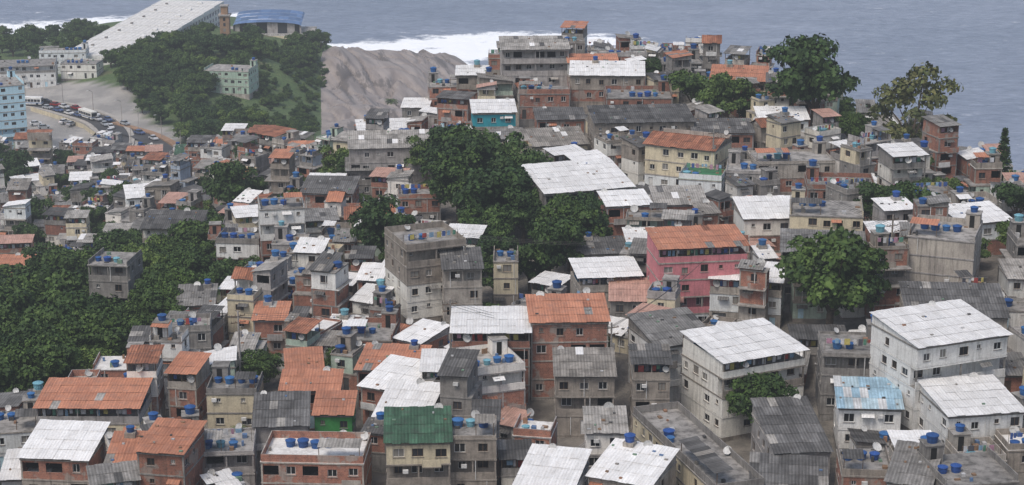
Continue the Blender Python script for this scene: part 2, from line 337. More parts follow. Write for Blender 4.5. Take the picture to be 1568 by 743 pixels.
        if not hero and rg.random()<.4: # roof falling sideways
            hi=.3+(b-a)*rg.uniform(.06,.13);fl=rg.random()<.5
            zl,zr=(.3,.3+hi) if fl else (.3+hi,.3)
            sheet(mb,a-.35,b+.35,y0-.4,y1+.3,z+zl,z+zr,rm,rg,axis='x')
            for yy in (y0,y1): mb.poly([(a,yy,z),(b,yy,z),(b,yy,z+zr-.08),(a,yy,z+zl-.08)],lc)
            xx=b if fl else a
            mb.poly([(xx,y0,z),(xx,y1,z),(xx,y1,z+hi+.2),(xx,y0,z+hi+.2)],lc)
        else:
            mb.box(a,b,y0,y0+.15,z,z+.25,lc);mb.box(a,b,y1-.15,y1,z,z+hi-.05,lc)
            for xx in (a,b):
                mb.poly([(xx,y0+.15,z),(xx,y1-.15,z),(xx,y1-.15,z+hi-.06),(xx,y0+.15,z+.24)],lc)
            if roof=='T' or (roof=='O' and not hero and rg.random()<.4):
                ym=(y0+y1)/2;sheet(mb,a-.4,b+.4,y0-.5,ym,z+.25,z+1.6,rm,rg)
                nb=len(mb.V);sheet(mb,a-.4,b+.4,0,(y1-y0)/2+.5,0,1.35,rm,rg)
                for k in range(nb,len(mb.V)):
                    vx,vy,vz=mb.V[k];mb.V[k]=(vx,y1+.5-vy,z+.25+vz)
                for xx in(a,b): mb.poly([(xx,y0,z),(xx,y1,z),(xx,ym,z+1.5)],lc)
            else:
                sheet(mb,a-.35,b+.35,y0-.5,y1+.3,z+.3,z+.3+hi,rm,rg,miss=0 if hero else .01)
                for _ in range(rg.randint(0,8)):
                    xx=rg.uniform(a,b-.5);yy=rg.uniform(y0,y1-.5);t=(yy-y0+.5)/(y1-y0+.8);zz=z+.3+hi*t
                    s=rg.uniform(.2,.5);mb.box(xx,xx+s,yy,yy+.3,zz+.03,zz+.2,'junk')
        if fr<1:
            c0,c1=(b,x1) if left else (x0,a)
            if c1-c0>1.2: tk.append(((c0+c1)/2,rg.uniform(y0+1,y1-1),z));junk(c0,c1,y0,y1,2)
        elif rg.random()<.35:
            xx=rg.uniform(x0+1,x1-1);mb.box(xx-.7,xx+.7,y1-1.5,y1-.16,z,z+hi+.7,'cement');tk.append((xx,y1-.85,z+hi+.7))
        ds.append((rg.uniform(x0+.5,x1-.5),y1-.1,z+hi+.3))
    else:
        parapet(.95,'fblr');hh=2.35
        nb=max(2,round(w/3))
        for k in range(nb+1):
            xx=x0+.02+(x1-x0-.16)*k/nb;mb.box(xx,xx+.12,y0+.02,y0+.11,z+.95,z+hh-.03,'cement' if hero else 'wood')
            mb.box(xx,xx+.12,y1-.11,y1-.02,z+.95,z+hh+.4,'wood')
        if rg.random()<.8: mb.box(x0+.15,x1-.15,y1-2.8,y1-2.65,z,z+hh+.1,lc if not hero else rg.choice([lc,'deep_blue_paint']))
        if rg.random()<.5: mb.box(x0+.01,x0+.12,y0+.3,y1-.15,z+.95,z+hh-.02,lc)
        if rg.random()<.4: mb.box(x1-.12,x1-.01,y0+.3,y1-.15,z+.95,z+hh-.02,lc)
        sheet(mb,x0-.35,x1+.35,y0-.5,y1+.35,z+hh,z+hh+d*.08,rm,rg)
        junk(x0,x1,y0,y1-3,4);laundry(x0+.5,x1-.5,y0+.6)
        ds.append((rg.uniform(x0+.5,x1-.5),y0+.05,z+1.4))
    return mb,tk,ds
tb=MB();tb.lathe([(0,0),(.56,0),(.60,.3),(.625,.31),(.63,.36),(.61,.37),(.66,.72),(.70,.74),(.70,.80),(.73,.82),(.73,.90),(.66,.93),(.5,1.0),(.22,1.06),(.2,1.1),(0,1.11)],'tank_blue',18)
TANK=tb.mesh('water_tank')
def dishmesh():
    mb=MB();prof=[(0,0),(.2,.015),(.36,.055),(.47,.10)]
    mb.lathe(prof,'dish_white',14)
    mb.tube((0,.45,.09),(0,.08,.52),.015,.015,'dark_metal',4);mb.tube((0,.1,.46),(0,.06,.56),.04,.04,'frame',6,True)
    mb.tube((0,0,-.01),(0,-.05,-.25),.04,.04,'dark_metal',5);mb.tube((0,-.05,-.25),(0,-.62,-.55),.03,.03,'dark_metal',5)
    return mb.mesh('satellite_dish')
DISH=dishmesh()
def put_house(cx,cy,w,d,nf,cov,yaw,wl,rf,seed,hero=False,near=True,z=None,fh=2.8):
    rg=random.Random(seed);mb,tk,ds=house(w,d,nf,cov,wl,rf,rg,near,hero,fh)
    c=wl[-1] if wl[-1] not in 'ck' else wl[0]
    nm={'b':'brick_house','c':'concrete_house','k':'concrete_house','w':'white_house','y':'cream_house','p':'pink_house','t':'teal_house','g':'green_house','u':'light_blue_apartment_block','o':'orange_house','m':'painted_house','v':'green_house'}[c]
    yr=math.radians(yaw)
    if z is None: z=tz(cx,cy)
    place(nm,mb.mesh(nm),(cx,cy,z),yr)
    cs,sn=math.cos(yr),math.sin(yr)
    used=[]
    for a,b,h in tk:
        if any(abs(a-p)<1.3 and abs(b-q)<1.3 for p,q in used): continue
        used.append((a,b))
        s=rg.uniform(.75,1.1);place('water_tank',TANK,(cx+a*cs-b*sn,cy+a*sn+b*cs,z+h+.002),rg.uniform(0,6),s)
    for a,b,h in ds:
        if rg.random()<.75: place('satellite_dish',DISH,(cx+a*cs-b*sn,cy+a*sn+b*cs,z+h),rot=(math.radians(rg.uniform(38,62)),0,rg.uniform(-.7,.7)),sc=rg.uniform(.9,1.5))
# named houses: x y width depth floors cover(l low roof, o open terrace, s slab) yaw walls-per-floor roof
HS='''-4 394 9 8 3 l 4 cct W
5 423 15 9 3 l 3 cc G
18 419 11 6 2 l 2 bw O
14 426 5 4 3 s 0 bcc S
21 411 16 8 2 l -3 bc W
27 398 14 9 2 s 0 bb S
8 374 13 8 2 l 12 yy G
12 337 17 13 3 l 18 ccc W
30 330 9 7 2 l 5 bb G
20 324 8 7 3 l 10 bbb W
34 355 14 10 3 l -25 wyy T
36 344 8 9 2 s -15 ww N
26 375 20 11 3 l 5 ccc D
50 410 12 9 2 l -10 yy O
43 404 7 8 2 s -5 gy S
55 378 10 7 2 l 0 cw W
45 318 11 9 2 l 5 bw W
53 308 12 10 3 s -8 ycy S
29 285 14 9 4 o 8 wppp O
37 283 11 8 2 o -12 cw W
15 290 10 8 2 o 8 bc W
22 310 5 6 2 l 5 ww W
15 308 8 7 2 l 5 cc D
67 281 10 10 4 s -20 kkkk S
50 292 13 10 2 o -8 cc G
64 261 14 10 2 l -5 cc D
57 239 14 11 4 l 22 wwww W
32 247 13 11 3 o 25 www W
23 258 9 10 3 l 20 www G
47 246 9 9 3 s -5 ccc S
59 228 10 10 2 l 10 ww W
47 234 8 7 2 l -5 ww B
36 228 7 14 2 l 5 cc D
23.5 225 27 6.5 2 s -72 yy S
8 260 11 9 4 l 3 bbbb O
10 247 8 8 3 l 0 ccc G
-3 258 11 9 3 o 0 bbb W
-3 249 7 9 3 s 20 cbw S
-17 256 9 8 2 l -8 bb O
-15 249 9 9 2 l -25 bb W
-14 240 7 9 2 l -12 bw W
-9 250 7 7 2 o 0 bc W
-12 225 8 9 3 l 3 ycy N
-5 226 6 7 3 s 0 ccc S
-58 246 14 9 2 o 0 yy O
-31 238 7 9 2 l 5 cc D
-28 248 8 5 2 l 0 bb O
-24 240 5 6 2 l 0 cv O
-25 225 13 8 2 s -3 bb W
-43 222 6 8 3 l -10 bbb O
-49 226 5 7 2 l 0 bb O
-59 232 9 9 2 l -5 cb W
-69 245 7 8 2 s 10 ww S
-14 292 10 11 5 s 22 cwwcc S
-8 286 6 7 4 l 5 cccc D
-42 332 8 8 5 s 10 bbbww S
-50 336 8 7 3 s -5 wbw S
-69 315 7 8 5 s -8 ccccc S
-38 284 5 6 2 l 0 bb O
-30 257 5 6 2 l 8 bb O
-21 270 7 8 2 s -5 bb S
-28 419 14 8 2 l 8 bb W
-26 391 17 9 3 l 5 ccc G
-51 450 7 6 2 l 0 yo O
-27 346 9 7 2 l 5 bb T
-88 458 17 9 2 l 15 ww W
-70 378 12 9 3 l 0 ccw D
-80 383 7 6 1 s 0 w S
-108 392 8 8 2 l 0 po O
-91 374 6 6 3 s 0 bbb S
-9 423 7 6 2 l 0 bc W
21 283 11 8 2 l -3 bc P
10 390 10 7 2 l 4 bb D
42 371 12 8 2 l 0 cb D
53 350 15 9 2 s 4 bc S
59 330 12 9 2 s -5 bb S
71 319 11 9 2 s 8 cw S
77 303 9 8 2 l 15 bw W
45 346 9 9 2 s -8 cc S
0 438 11 6 2 s 0 cb S
25 426 11 6 2 s 0 cb S
15 217 8 9 2 l -25 cc W
5 215 7 9 2 l -15 cw W
34 215 9 10 1 l -8 cc D
48 209 5 9 2 l -20 ww G
43 214 6 8 2 s -5 cb S
54 208 9 9 2 s 10 bcc S
-37 229 7 8 2 s 5 cc S
12 227 5 6 3 l 0 wcw G
-39 250 7 7 2 s 0 yy S
-36 363 10 8 3 l -5 bcb D
7 405 11 8 2 s 0 bb S
-12 396 4 6 2 s 0 bb S
-104 691 17 12 3 s -10 ggg S
-168 604 16 16 8 s 25 uuuuuuuu S
-187 711 26 14 3 s 10 www S
-95 554 12 8 2 l 5 tt N
-84 545 10 8 2 l 5 yy O
-31 389 8 7 2 l 5 cc G
-53 303 6 7 2 l 5 cb G
-18 354 8 7 2 s 5 cb S
-1 299 4 6 3 s 0 cyy S
19 245 5 6 3 o 0 ccc D
-176 735 18 10 3 s 5 www S
-165 716 14 9 2 s -5 www S
-64 232 6 7 1 l 5 ww W
-15 433 9 7 2 s 4 bb S
-22 428 6 6 2 l -4 cc W
38 421 9 7 2 s 3 bc S'''
OBB=[]
for i,l in enumerate(HS.split('\n')):
    f=l.split();cx,cy,w,d=map(float,f[:4]);nf=int(f[4]);y=float(f[6])
    OBB.append((cx,cy,w/2,d/2,math.radians(y)))
    put_house(cx,cy,w,d,nf,f[5],y,f[7],f[8],1000+i,hero=True,near=cy<420)
# individual trees: x y crown-width
TS='''63 385 17;81 373 14;39 397 10;45 389 10;50 391 7;69 377 6;-13 375 11;-6 359 14;1 348 11;-10 348 11;-4 335 13;2 331 9;-5 326 9;-18 385 8;10 315 10;6 305 10;13 320 9;3 306 6;-3 301 8;48 271 14;33 238 8;63 315 8;68 310 9;82 294 7;-23 327 10;-21 321 5;-64 414 11;-42 370 8;-38 400 8;-34 394 7;-60 418 7;-88 316 11;-83 320 13;-78 286 11;-73 295 10;-70 275 9;-79 277 8;-67 287 8;-63 288 7;-70 306 8;-62 300 8;-59 305 8;-56 311 6;-65 330 9;-59 330 8;-61 350 7;-71 357 7;-87 382 6;-64 376 6;-119 457 9;-104 451 7;-117 441 7;-96 430 7;-117 493 8;-100 473 7;-147 541 10;-26 317 4;-46 345 6;-50 318 7;-46 322 6;-3 313 7;75 345 7;88 318 7;-1 340 9'''
def tree(seed,lobes=30,per=240,flat=.75,mat='leaf',sparse=1.0):
    rg=random.Random(seed);nr=np.random.default_rng(seed);mb=MB()
    Rr=5.0;zc=5.6
    mb.tube((0,0,-2),(.15,.1,2.2),.42,.3,'bark',8)
    L=[]
    for k in range(lobes):
        t=rg.uniform(0,2*math.pi);rr=Rr*.8*math.sqrt(rg.random());hz=rg.uniform(-1,1)
        s=math.sqrt(max(0,1-(rr/Rr)**2))
        L.append((rr*math.cos(t),rr*math.sin(t),zc+hz*Rr*flat*.66*s+rg.uniform(-.4,.4),rg.uniform(.20,.38)*Rr*(.8 if rr>3 else 1)))
    for k in range(9):
        a=L[k];mb.tube((.15,.1,1.8+k*.1),(a[0]*.5,a[1]*.5,2.2+(a[2]-2)*.5),.17,.1,'bark',5);mb.tube((a[0]*.5,a[1]*.5,2.2+(a[2]-2)*.5),a[:3],.1,.03,'bark',5)
    V=[]
    for (x,y,z,r) in L:
        npp=int(per*(r/1.6)**1.6*sparse)
        D=nr.normal(size=(npp,3));D/=np.linalg.norm(D,axis=1)[:,None]
        D[:,2]=np.where(D[:,2]<-.25,-D[:,2]*.8,D[:,2])
        rad=r*nr.uniform(.7,1.12,npp)*(1+.15*np.sin(5*D[:,0]+seed)*np.cos(4*D[:,1]))
        Pn=np.array([x,y,z])+D*rad[:,None]*np.array([1,1,.8])
        N=D*1.0+nr.normal(size=(npp,3))*.55;N[:,2]+=.25;N/=np.linalg.norm(N,axis=1)[:,None]
        U=np.cross(N,nr.normal(size=(npp,3)));U/=np.linalg.norm(U,axis=1)[:,None];Wv=np.cross(N,U)
        s=nr.uniform(.16,.36,npp)[:,None];s2=s*nr.uniform(.5,.9,npp)[:,None]
        Q=np.stack([Pn-U*s,Pn-Wv*s2+N*.04,Pn+U*s,Pn+Wv*s2-N*.06],1).reshape(-1,3)
        V.append(Q)
    Q=np.concatenate(V);b=len(mb.V);nq=len(Q)//4
    mb.V+=list(map(tuple,Q));mi=mb.m(mat)
    mb.F+=[(b+4*i,b+4*i+1,b+4*i+2,b+4*i+3) for i in range(nq)];mb.M+=[mi]*nq
    return mb.mesh('broadleaf_tree')
TR=[tree(11),tree(12,34,220,.85),tree(13,26,260,.65),tree(14,30,240,.8,'leaf_light'),tree(15,38,200,.9)]
TO=tree(21,26,200,1.1,'leaf_olive',.8)
def palm():
    mb=MB();rg=random.Random(5);pr=None
    for k in range(7):
        p=(.25*math.sin(k*.4),.05*k,k*1.15-1.5)
        if pr: mb.tube(pr,p,.22-.015*k,.21-.015*k,'bark',7)
        pr=p
    top=Vector(pr)
    for k in range(22):
        t=2*math.pi*k/22*2.4+rg.uniform(-.2,.2);el=rg.uniform(-.1,1.1);Ln=rg.uniform(2.6,3.4)
        prev=top.copy();d=Vector((math.cos(t),math.sin(t),0))
        for j in range(9):
            e=el-j*.22;nx=prev+(d*math.cos(e)+Vector((0,0,1))*math.sin(e))*Ln/9
            mb.tube(prev,nx,.03,.025,'leaf_light',3)
            side=d.cross(Vector((0,0,1)));wl=.75*math.sin(math.pi*(j+1.3)/11)
            for sg in(-1,1):
                for q in (0,.5):
                    a=prev.lerp(nx,q);b=prev.lerp(nx,q+.3);c=a+side*sg*wl+d*.3-Vector((0,0,wl*.45));mb.q(tuple(a),tuple(b),tuple(c+(b-a)*.4),tuple(c),'leaf')
            prev=nx
    return mb.mesh('palm_tree')
PALM=palm()
def conifer():
    mb=MB();rg=random.Random(9);mb.tube((0,0,-2),(0,0,12),.25,.04,'bark',6)
    for k in range(40):
        z=1+k*.28;r=2.2*(1-k/42)+.15
        for j in range(9):
            t=rg.uniform(0,6.28);
            for q in range(7):
                rr=r*(q+.6)/7;p=Vector((rr*math.cos(t),rr*math.sin(t),z+rr*.12+rg.uniform(-.1,.1)))
                u=Vector((rg.gauss(0,1),rg.gauss(0,1),rg.gauss(0,.5))).normalized()*.28;w=Vector((rg.gauss(0,1),rg.gauss(0,1),rg.gauss(0,.5))).normalized()*.16
                mb.q(tuple(p-u),tuple(p-w),tuple(p+u),tuple(p+w),'leaf')
    return mb.mesh('pine_tree')
CON=conifer()
TREES=[];rt=random.Random(3)
for i,l in enumerate(TS.split(';')):
    X,Y,wm=map(float,l.split());TREES.append((X,Y,wm*1.15))
    k=1.22 if i!=1 else 1.2
    place('broadleaf_tree',TO if i==1 else TR[i%5],(X,Y,tz(X,Y)),rt.uniform(0,6),(wm/9.6*k,wm/9.6*k,wm/9.6*k*rt.uniform(.98,1.15)))
for (X,Y,s,m,nm) in [(94,352,1.3,CON,'pine_tree'),(-79,364,.95,PALM,'palm_tree'),(-48,742,1.2,PALM,'palm_tree'),(-37,240,.55,PALM,'palm_tree'),(-97,603,1.1,PALM,'palm_tree'),(-36,404,1.0,PALM,'palm_tree')]:
    place(nm,m,(X,Y,tz(X,Y)),1,s);TREES.append((X,Y,4))
def inpoly(x,y,pg):
    c=False;j=len(pg)-1
    for i in range(len(pg)):
        if (pg[i][1]>y)!=(pg[j][1]>y) and x<(pg[j][0]-pg[i][0])*(y-pg[i][1])/(pg[j][1]-pg[i][1])+pg[i][0]: c=not c
        j=i
    return c
def obbhit(x,y,pad):
    for cx,cy,hw,hd,yr in OBB:
        dx,dy=x-cx,y-cy;a=dx*math.cos(yr)+dy*math.sin(yr);b=-dx*math.sin(yr)+dy*math.cos(yr)
        if abs(a)<hw+pad and abs(b)<hd+pad: return True
    return False
OBB+=[(-155,800,15,66,math.radians(-8)),(-110,832,20,24,0),(-124,792,6,18,0),(-101,672,9,16,0),(-180,700,22,26,0)]
def grove(name,pg,cnt,s0,s1,pad,child='forest_tree',sink=1):
    e=bpy.data.objects.new(name,None);COL.objects.link(e)
    xa=[p[0] for p in pg];ya=[p[1] for p in pg];k=0;tries=0
    while k<cnt and tries<cnt*20:
        tries+=1
        x=rt.uniform(min(xa),max(xa));y=rt.uniform(min(ya),max(ya))
        if not inpoly(x,y,pg) or obbhit(x,y,pad): continue
        k+=1;s=rt.uniform(s0,s1);place(child,TR[rt.randrange(5)],(x,y,tz(x,y)-sink*s),rt.uniform(0,6),(s,s,s*rt.uniform(.9,1.15)),parent=e)
        if name=='valley_trees': TREES.append((x,y,s*9))
FP=[(-150,705),(-132,650),(-116,632),(-102,592),(-90,570),(-80,585),(-90,650),(-100,700),(-98,752),(-84,770),(-82,850),(-95,890),(-130,850),(-140,770),(-165,740)]
grove('forest_trees',FP,240,.55,1.05,1.5)
grove('forest_trees',[(-270,750),(-195,745),(-185,800),(-178,870),(-200,930),(-280,920)],50,.7,1.2,1.5)
LP=[(-112,264),(-84,264),(-66,270),(-57,288),(-51,303),(-57,345),(-66,390),(-90,402),(-104,372),(-125,330)]
grove('valley_trees',LP,78,.9,1.4,1.0)
grove('slope_shrubs',[(-110,560),(-66,560),(-63,600),(-72,680),(-80,800),(-105,800)],440,.14,.48,0,'shrub',2)

# ---------------- the dense hillside houses between the named ones
PGA=[(-78,220),(-84,258),(-66,266),(-55,284),(-49,303),(-56,345),(-68,420),(-60,470),(-35,442),(-19,438),(0,453),(35,453),(46,440),(62,422),(80,405),(95,365),(110,340),(84,216)]
PGB=[(-90,395),(-128,420),(-185,590),(-150,600),(-122,588),(-100,568),(-72,540),(-60,470),(-68,420)]
rf=random.Random(42);NB=0
for k in range(52):
    x=rf.uniform(-170,-62);y=rf.uniform(400,600)
    if inpoly(x,y,PGB) and not obbhit(x,y,1.5):
        s=rf.uniform(.5,.95);TREES.append((x,y,s*9));place('broadleaf_tree',TR[rf.randrange(5)],(x,y,tz(x,y)),rf.uniform(0,6),s)
for k in range(70):
    x=rf.uniform(-60,95);y=rf.uniform(255,430)
    if inpoly(x,y,PGA) and not obbhit(x,y,.8):
        s=rf.uniform(.35,.7);TREES.append((x,y,s*7));place('broadleaf_tree',TR[rf.randrange(5)],(x,y,tz(x,y)),rf.uniform(0,6),s)
def fillers(pg,sx,sy,x0,x1,y0,y1,seed):
    global NB
    y=y0;row=0
    while y<y1:
        x=x0+(row%2)*sx*.5
        while x<x1:
            px=x+rf.uniform(-1.1,1.1);py=y+rf.uniform(-1.1,1.1)
            x+=sx
            if not inpoly(px,py,pg): continue
            yaw=16*math.sin(px/22+py/60)+16*math.sin(py/27+1)+rf.uniform(-12,12)
            w=rf.uniform(4.0,7.8);d=rf.uniform(4.2,7.2)
            if any(math.hypot(px-a,py-b)<r*.42+2.1 for a,b,r in TREES): continue
            yr=math.radians(yaw);cs,sn=math.cos(yr),math.sin(yr);ok=False
            for att in range(4):
                if not any(obbhit(px+a*w/2*cs-b*d/2*sn,py+a*w/2*sn+b*d/2*cs,.15) for a in(-1,-.3,.3,1) for b in(-1,0,1)): ok=True;break
                w*=.82;d*=.85
            if not ok or w<2.6: continue
            r=rf.random();nf=1 if r<.34 else 2 if r<.77 else 3 if r<.96 else 4
            if w<3.6: nf=min(nf,2)
            if py<236: nf=1 if py<230 else min(nf,2)
            if 30<px<62 and 250<py<272: nf=1
            cov=rf.choice('lllsssoo' if d>4.5 else 'lls')
            base=rf.choice('bbbbbcccwwwmmmyy')
            wl=''.join(base if rf.random()<.65 else rf.choice('bccwm') for _ in range(nf))
            roof=rf.choice('GGGGWWWWDDDOTGPD') if cov!='s' else rf.choice('SSSSW')
            NB+=1;OBB.append((px,py,w/2,d/2,yr))
            put_house(px,py,w,d,nf,cov,yaw,wl,roof,seed+NB,near=py<330,fh=rf.choice([2.55,2.7,2.8]))
        y+=sy;row+=1
fillers(PGA,6.7,6.9,-110,120,220,480,5000)
fillers(PGB,8.2,8.6,-200,-40,390,620,9000)

# ---------------- ground
xs=np.concatenate([np.arange(-420,-220,12),np.arange(-220,140,4.),np.arange(140,420,12)]);ys=np.concatenate([np.arange(-100,200,15),np.arange(200,960,4.),np.arange(960,1200,15)])
X,Y=np.meshgrid(xs,ys);Z=terr(X,Y)
V=np.stack([X,Y,Z],-1).reshape(-1,3);nx=len(xs)
Fc=[(j*nx+i,j*nx+i+1,(j+1)*nx+i+1,(j+1)*nx+i) for j in range(len(ys)-1) for i in range(nx-1)]
me=bpy.data.meshes.new('ground');me.from_pydata(V.tolist(),[],Fc);me.polygons.foreach_set('use_smooth',[True]*len(Fc))
veg=np.array([0.0 if (inpoly(x,y,PGA) or inpoly(x,y,PGB) or (y<232 and abs(x)<100)) else 1.0 for x,y,z in V])
UP=[(-215,590),(-150,602),(-120,585),(-106,592),(-114,632),(-130,655),(-140,690),(-170,712),(-215,712)]
urb=np.array([1.0 if inpoly(x,y,UP) else 0.0 for x,y,z in V])
for nm,arr in(('veg',veg),('urb',urb)):
    at=me.attributes.new(nm,'FLOAT','POINT');at.data.foreach_set('value',arr)
m,nt,b=mk('ground')
geo=nt.nodes.new('ShaderNodeNewGeometry');pos=geo.outputs['Position']
def attr(nt,n_):
    a=nt.nodes.new('ShaderNodeAttribute');a.attribute_name=n_;return a.outputs['Fac']
dirt=mixn(nt,'MIX',mr(nt,noi(nt,pos,.25),.4,.6,0,1),(.20,.18,.155),(.12,.11,.095))
gr=mixn(nt,'MIX',mr(nt,noi(nt,pos,.12,6,.7),.38,.62,0,1),(.055,.10,.03),(.09,.13,.045))
gr=mixn(nt,'MULTIPLY',1,gr,ramp(nt,mr(nt,noi(nt,pos,1.2,4),.3,.7,0,1),[(.6,.6,.6),(1.3,1.3,1.2)],False))
gr=mixn(nt,'MIX',mr(nt,noi(nt,pos,.06,3),.6,.66,0,.4),gr,(.14,.11,.07))
c=mixn(nt,'MIX',attr(nt,'veg'),dirt,gr)
c=mixn(nt,'MIX',attr(nt,'urb'),c,mixn(nt,'MIX',mr(nt,noi(nt,pos,.08,5),.4,.6,0,1),(.36,.34,.315),(.25,.24,.225)))
nt.links.new(c,b.inputs['Base Color']);b.inputs['Roughness'].default_value=.95
bp=nt.nodes.new('ShaderNodeBump');bp.inputs['Distance'].default_value=1.0;bp.inputs['Strength'].default_value=.7;nt.links.new(noi(nt,pos,.6,6,.7),bp.inputs['Height']);nt.links.new(bp.outputs[0],b.inputs['Normal'])
me.materials.append(m);o=bpy.data.objects.new('ground',me);COL.objects.link(o)
# rocks
RP=[(-62,600),(-74,720),(-82,800),(-86,872),(-22,886),(-8,840),(-8,760),(-20,690),(-34,600)]
xs=np.arange(-104,12,1.1);ys=np.arange(580,908,1.5);V=[];nx=len(xs)
Xg,Yg=np.meshgrid(xs,ys);Zg=terr(Xg,Yg)
for j in range(len(ys)):
    for i in range(nx):
        x,y=xs[i],ys[j]
        ins=inpoly(x,y,RP);dm=1e9
        for a in range(len(RP)):
            p=RP[a];q=RP[(a+1)%len(RP)];ex,ey=q[0]-p[0],q[1]-p[1];t=max(0,min(1,((x-p[0])*ex+(y-p[1])*ey)/(ex*ex+ey*ey)));dm=min(dm,math.hypot(x-p[0]-t*ex,y-p[1]-t*ey))
        sd=dm if ins else -dm
        a=-x*.32+y*.95;bq=x*.95+y*.32
        h1=mnoise.noise(Vector((a*.018,bq*.05,1)));h2=1-abs(mnoise.noise(Vector((a*.013+3,bq*.10,7))))*2
        crack=abs(mnoise.noise(Vector((a*.012+9,bq*.10,17))));crack=max(0,1-crack/.07)
        crack2=max(0,1-abs(mnoise.noise(Vector((a*.04+9,bq*.04,27))))/.05)
        V.append((x,y,float(Zg[j,i])+max(-12,min(4.0,sd*.5))+(h1*3+h2*1.8-crack*3.0-crack2*1.8)*min(1,max(0,sd/6))))
Fc=[(j*nx+i,j*nx+i+1,(j+1)*nx+i+1,(j+1)*nx+i) for j in range(len(ys)-1) for i in range(nx-1)]
me=bpy.data.meshes.new('coastal_rocks');me.from_pydata(V,[],Fc);me.polygons.foreach_set('use_smooth',[True]*len(Fc))
m,nt,b=mk('rock');geo=nt.nodes.new('ShaderNodeNewGeometry');pos=geo.outputs['Position']
al=vmap(nt,vmap(nt,pos,(1,1,1),(0,0,-1.9)),(.03,.3,.2))
al2=vmap(nt,vmap(nt,pos,(1,1,1),(0,0,-1.75)),(.012,.14,.15))
c=mixn(nt,'MIX',mr(nt,noi(nt,al,.8,6,.6),.38,.62,0,1),(.30,.262,.24),(.19,.165,.155))
c=mixn(nt,'MIX',mr(nt,noi(nt,al2,.9,6,.65),.54,.60,0,.75),c,(.085,.077,.073))
sx=nt.nodes.new('ShaderNodeSeparateXYZ');nt.links.new(pos,sx.inputs[0])
c=mixn(nt,'MIX',mr(nt,sx.outputs[2],3,10,.9,0),c,(.045,.043,.043))
nt.links.new(c,b.inputs['Base Color']);b.inputs['Roughness'].default_value=.8
me.materials.append(m);o=bpy.data.objects.new('coastal_rocks',me);COL.objects.link(o)
# sea
xs=np.concatenate([[-20000,-8000,-3000,-1200,-700],np.arange(-450,350,5.),[500,800,1500,3000,8000,20000]])
ys=np.concatenate([[-2000,-500,0,300],np.arange(450,1200,5.),[1250,1350,1500,2000,3000,5000,9000,20000]])
X,Y=np.meshgrid(xs,ys);T=terr(X,Y)
G=[(-30,928,34,30,1.3),(6,948,42,28,1.15),(-52,910,24,26,1.05),(-85,932,28,12,.8),(-250,985,70,7,.9),(-210,965,40,6,.8),(40,950,26,14,.75),(-97,928,16,8,.75)]
fo=np.zeros_like(X)
for cx,cy,sx_,sy_,am in G: fo+=am*np.exp(-((X-cx)/sx_)**2-((Y-cy)/sy_)**2)
fo+=.8*np.exp(-(np.clip(-T-1,0,50)/2.0)**2)*((Y>700)|(X>60))
V=np.stack([X,Y,np.zeros_like(X)],-1).reshape(-1,3);nx=len(xs)
Fc=[(j*nx+i,j*nx+i+1,(j+1)*nx+i+1,(j+1)*nx+i) for j in range(len(ys)-1) for i in range(nx-1)]
me=bpy.data.meshes.new('sea');me.from_pydata(V.tolist(),[],Fc)
at=me.attributes.new('foam','FLOAT','POINT');at.data.foreach_set('value',np.clip(fo,0,1.0).reshape(-1))
m,nt,b=mk('sea_water');geo=nt.nodes.new('ShaderNodeNewGeometry');pos=geo.outputs['Position']
w1=noi(nt,vmap(nt,pos,(.03,.07,.05),(0,0,.25)),1.0,8,.7);w2=noi(nt,vmap(nt,pos,(.15,.35,.2),(0,0,-.15)),1.0,5,.65)
big=noi(nt,vmap(nt,pos,(.004,.008,.01)),1.0,4,.6)
c=mixn(nt,'MIX',mr(nt,w1,.35,.65,0,1),(.155,.185,.25),(.225,.26,.33))
c=mixn(nt,'MULTIPLY',1,c,ramp(nt,mr(nt,big,.35,.65,0,1),[(.85,.87,.9),(1.12,1.1,1.1)],False))
c=mixn(nt,'MULTIPLY',1,c,ramp(nt,mr(nt,w2,.3,.7,0,1),[(.62,.65,.70),(1.32,1.3,1.28)],False))
fa=attr(nt,'foam');ad=nt.nodes.new('ShaderNodeMath');ad.operation='ADD';nt.links.new(fa,ad.inputs[0])
fn=noi(nt,vmap(nt,pos,(.06,.09,.1)),1.0,8,.78);nt.links.new(mr(nt,fn,0,1,-1.6,1.6),ad.inputs[1])
ff=mr(nt,ad.outputs[0],.36,.72,0,1)
caps=mr(nt,noi(nt,vmap(nt,pos,(.08,.3,.2)),1.0,6,.75),.72,.77,0,.5)
c=mixn(nt,'MIX',caps,c,(.5,.53,.57));c=mixn(nt,'MIX',ff,c,(.90,.92,.93))
nt.links.new(c,b.inputs['Base Color']);nt.links.new(mr(nt,ff,0,1,.32,.9),b.inputs['Roughness'])
b.inputs['Specular IOR Level'].default_value=.4
bp=nt.nodes.new('ShaderNodeBump');bp.inputs['Distance'].default_value=2.6;bp.inputs['Strength'].default_value=.85
hh=mixn(nt,'MIX',.4,w1,w2);nt.links.new(hh,bp.inputs['Height']);nt.links.new(bp.outputs[0],b.inputs['Normal'])
me.materials.append(m);o=bpy.data.objects.new('sea',me);COL.objects.link(o)

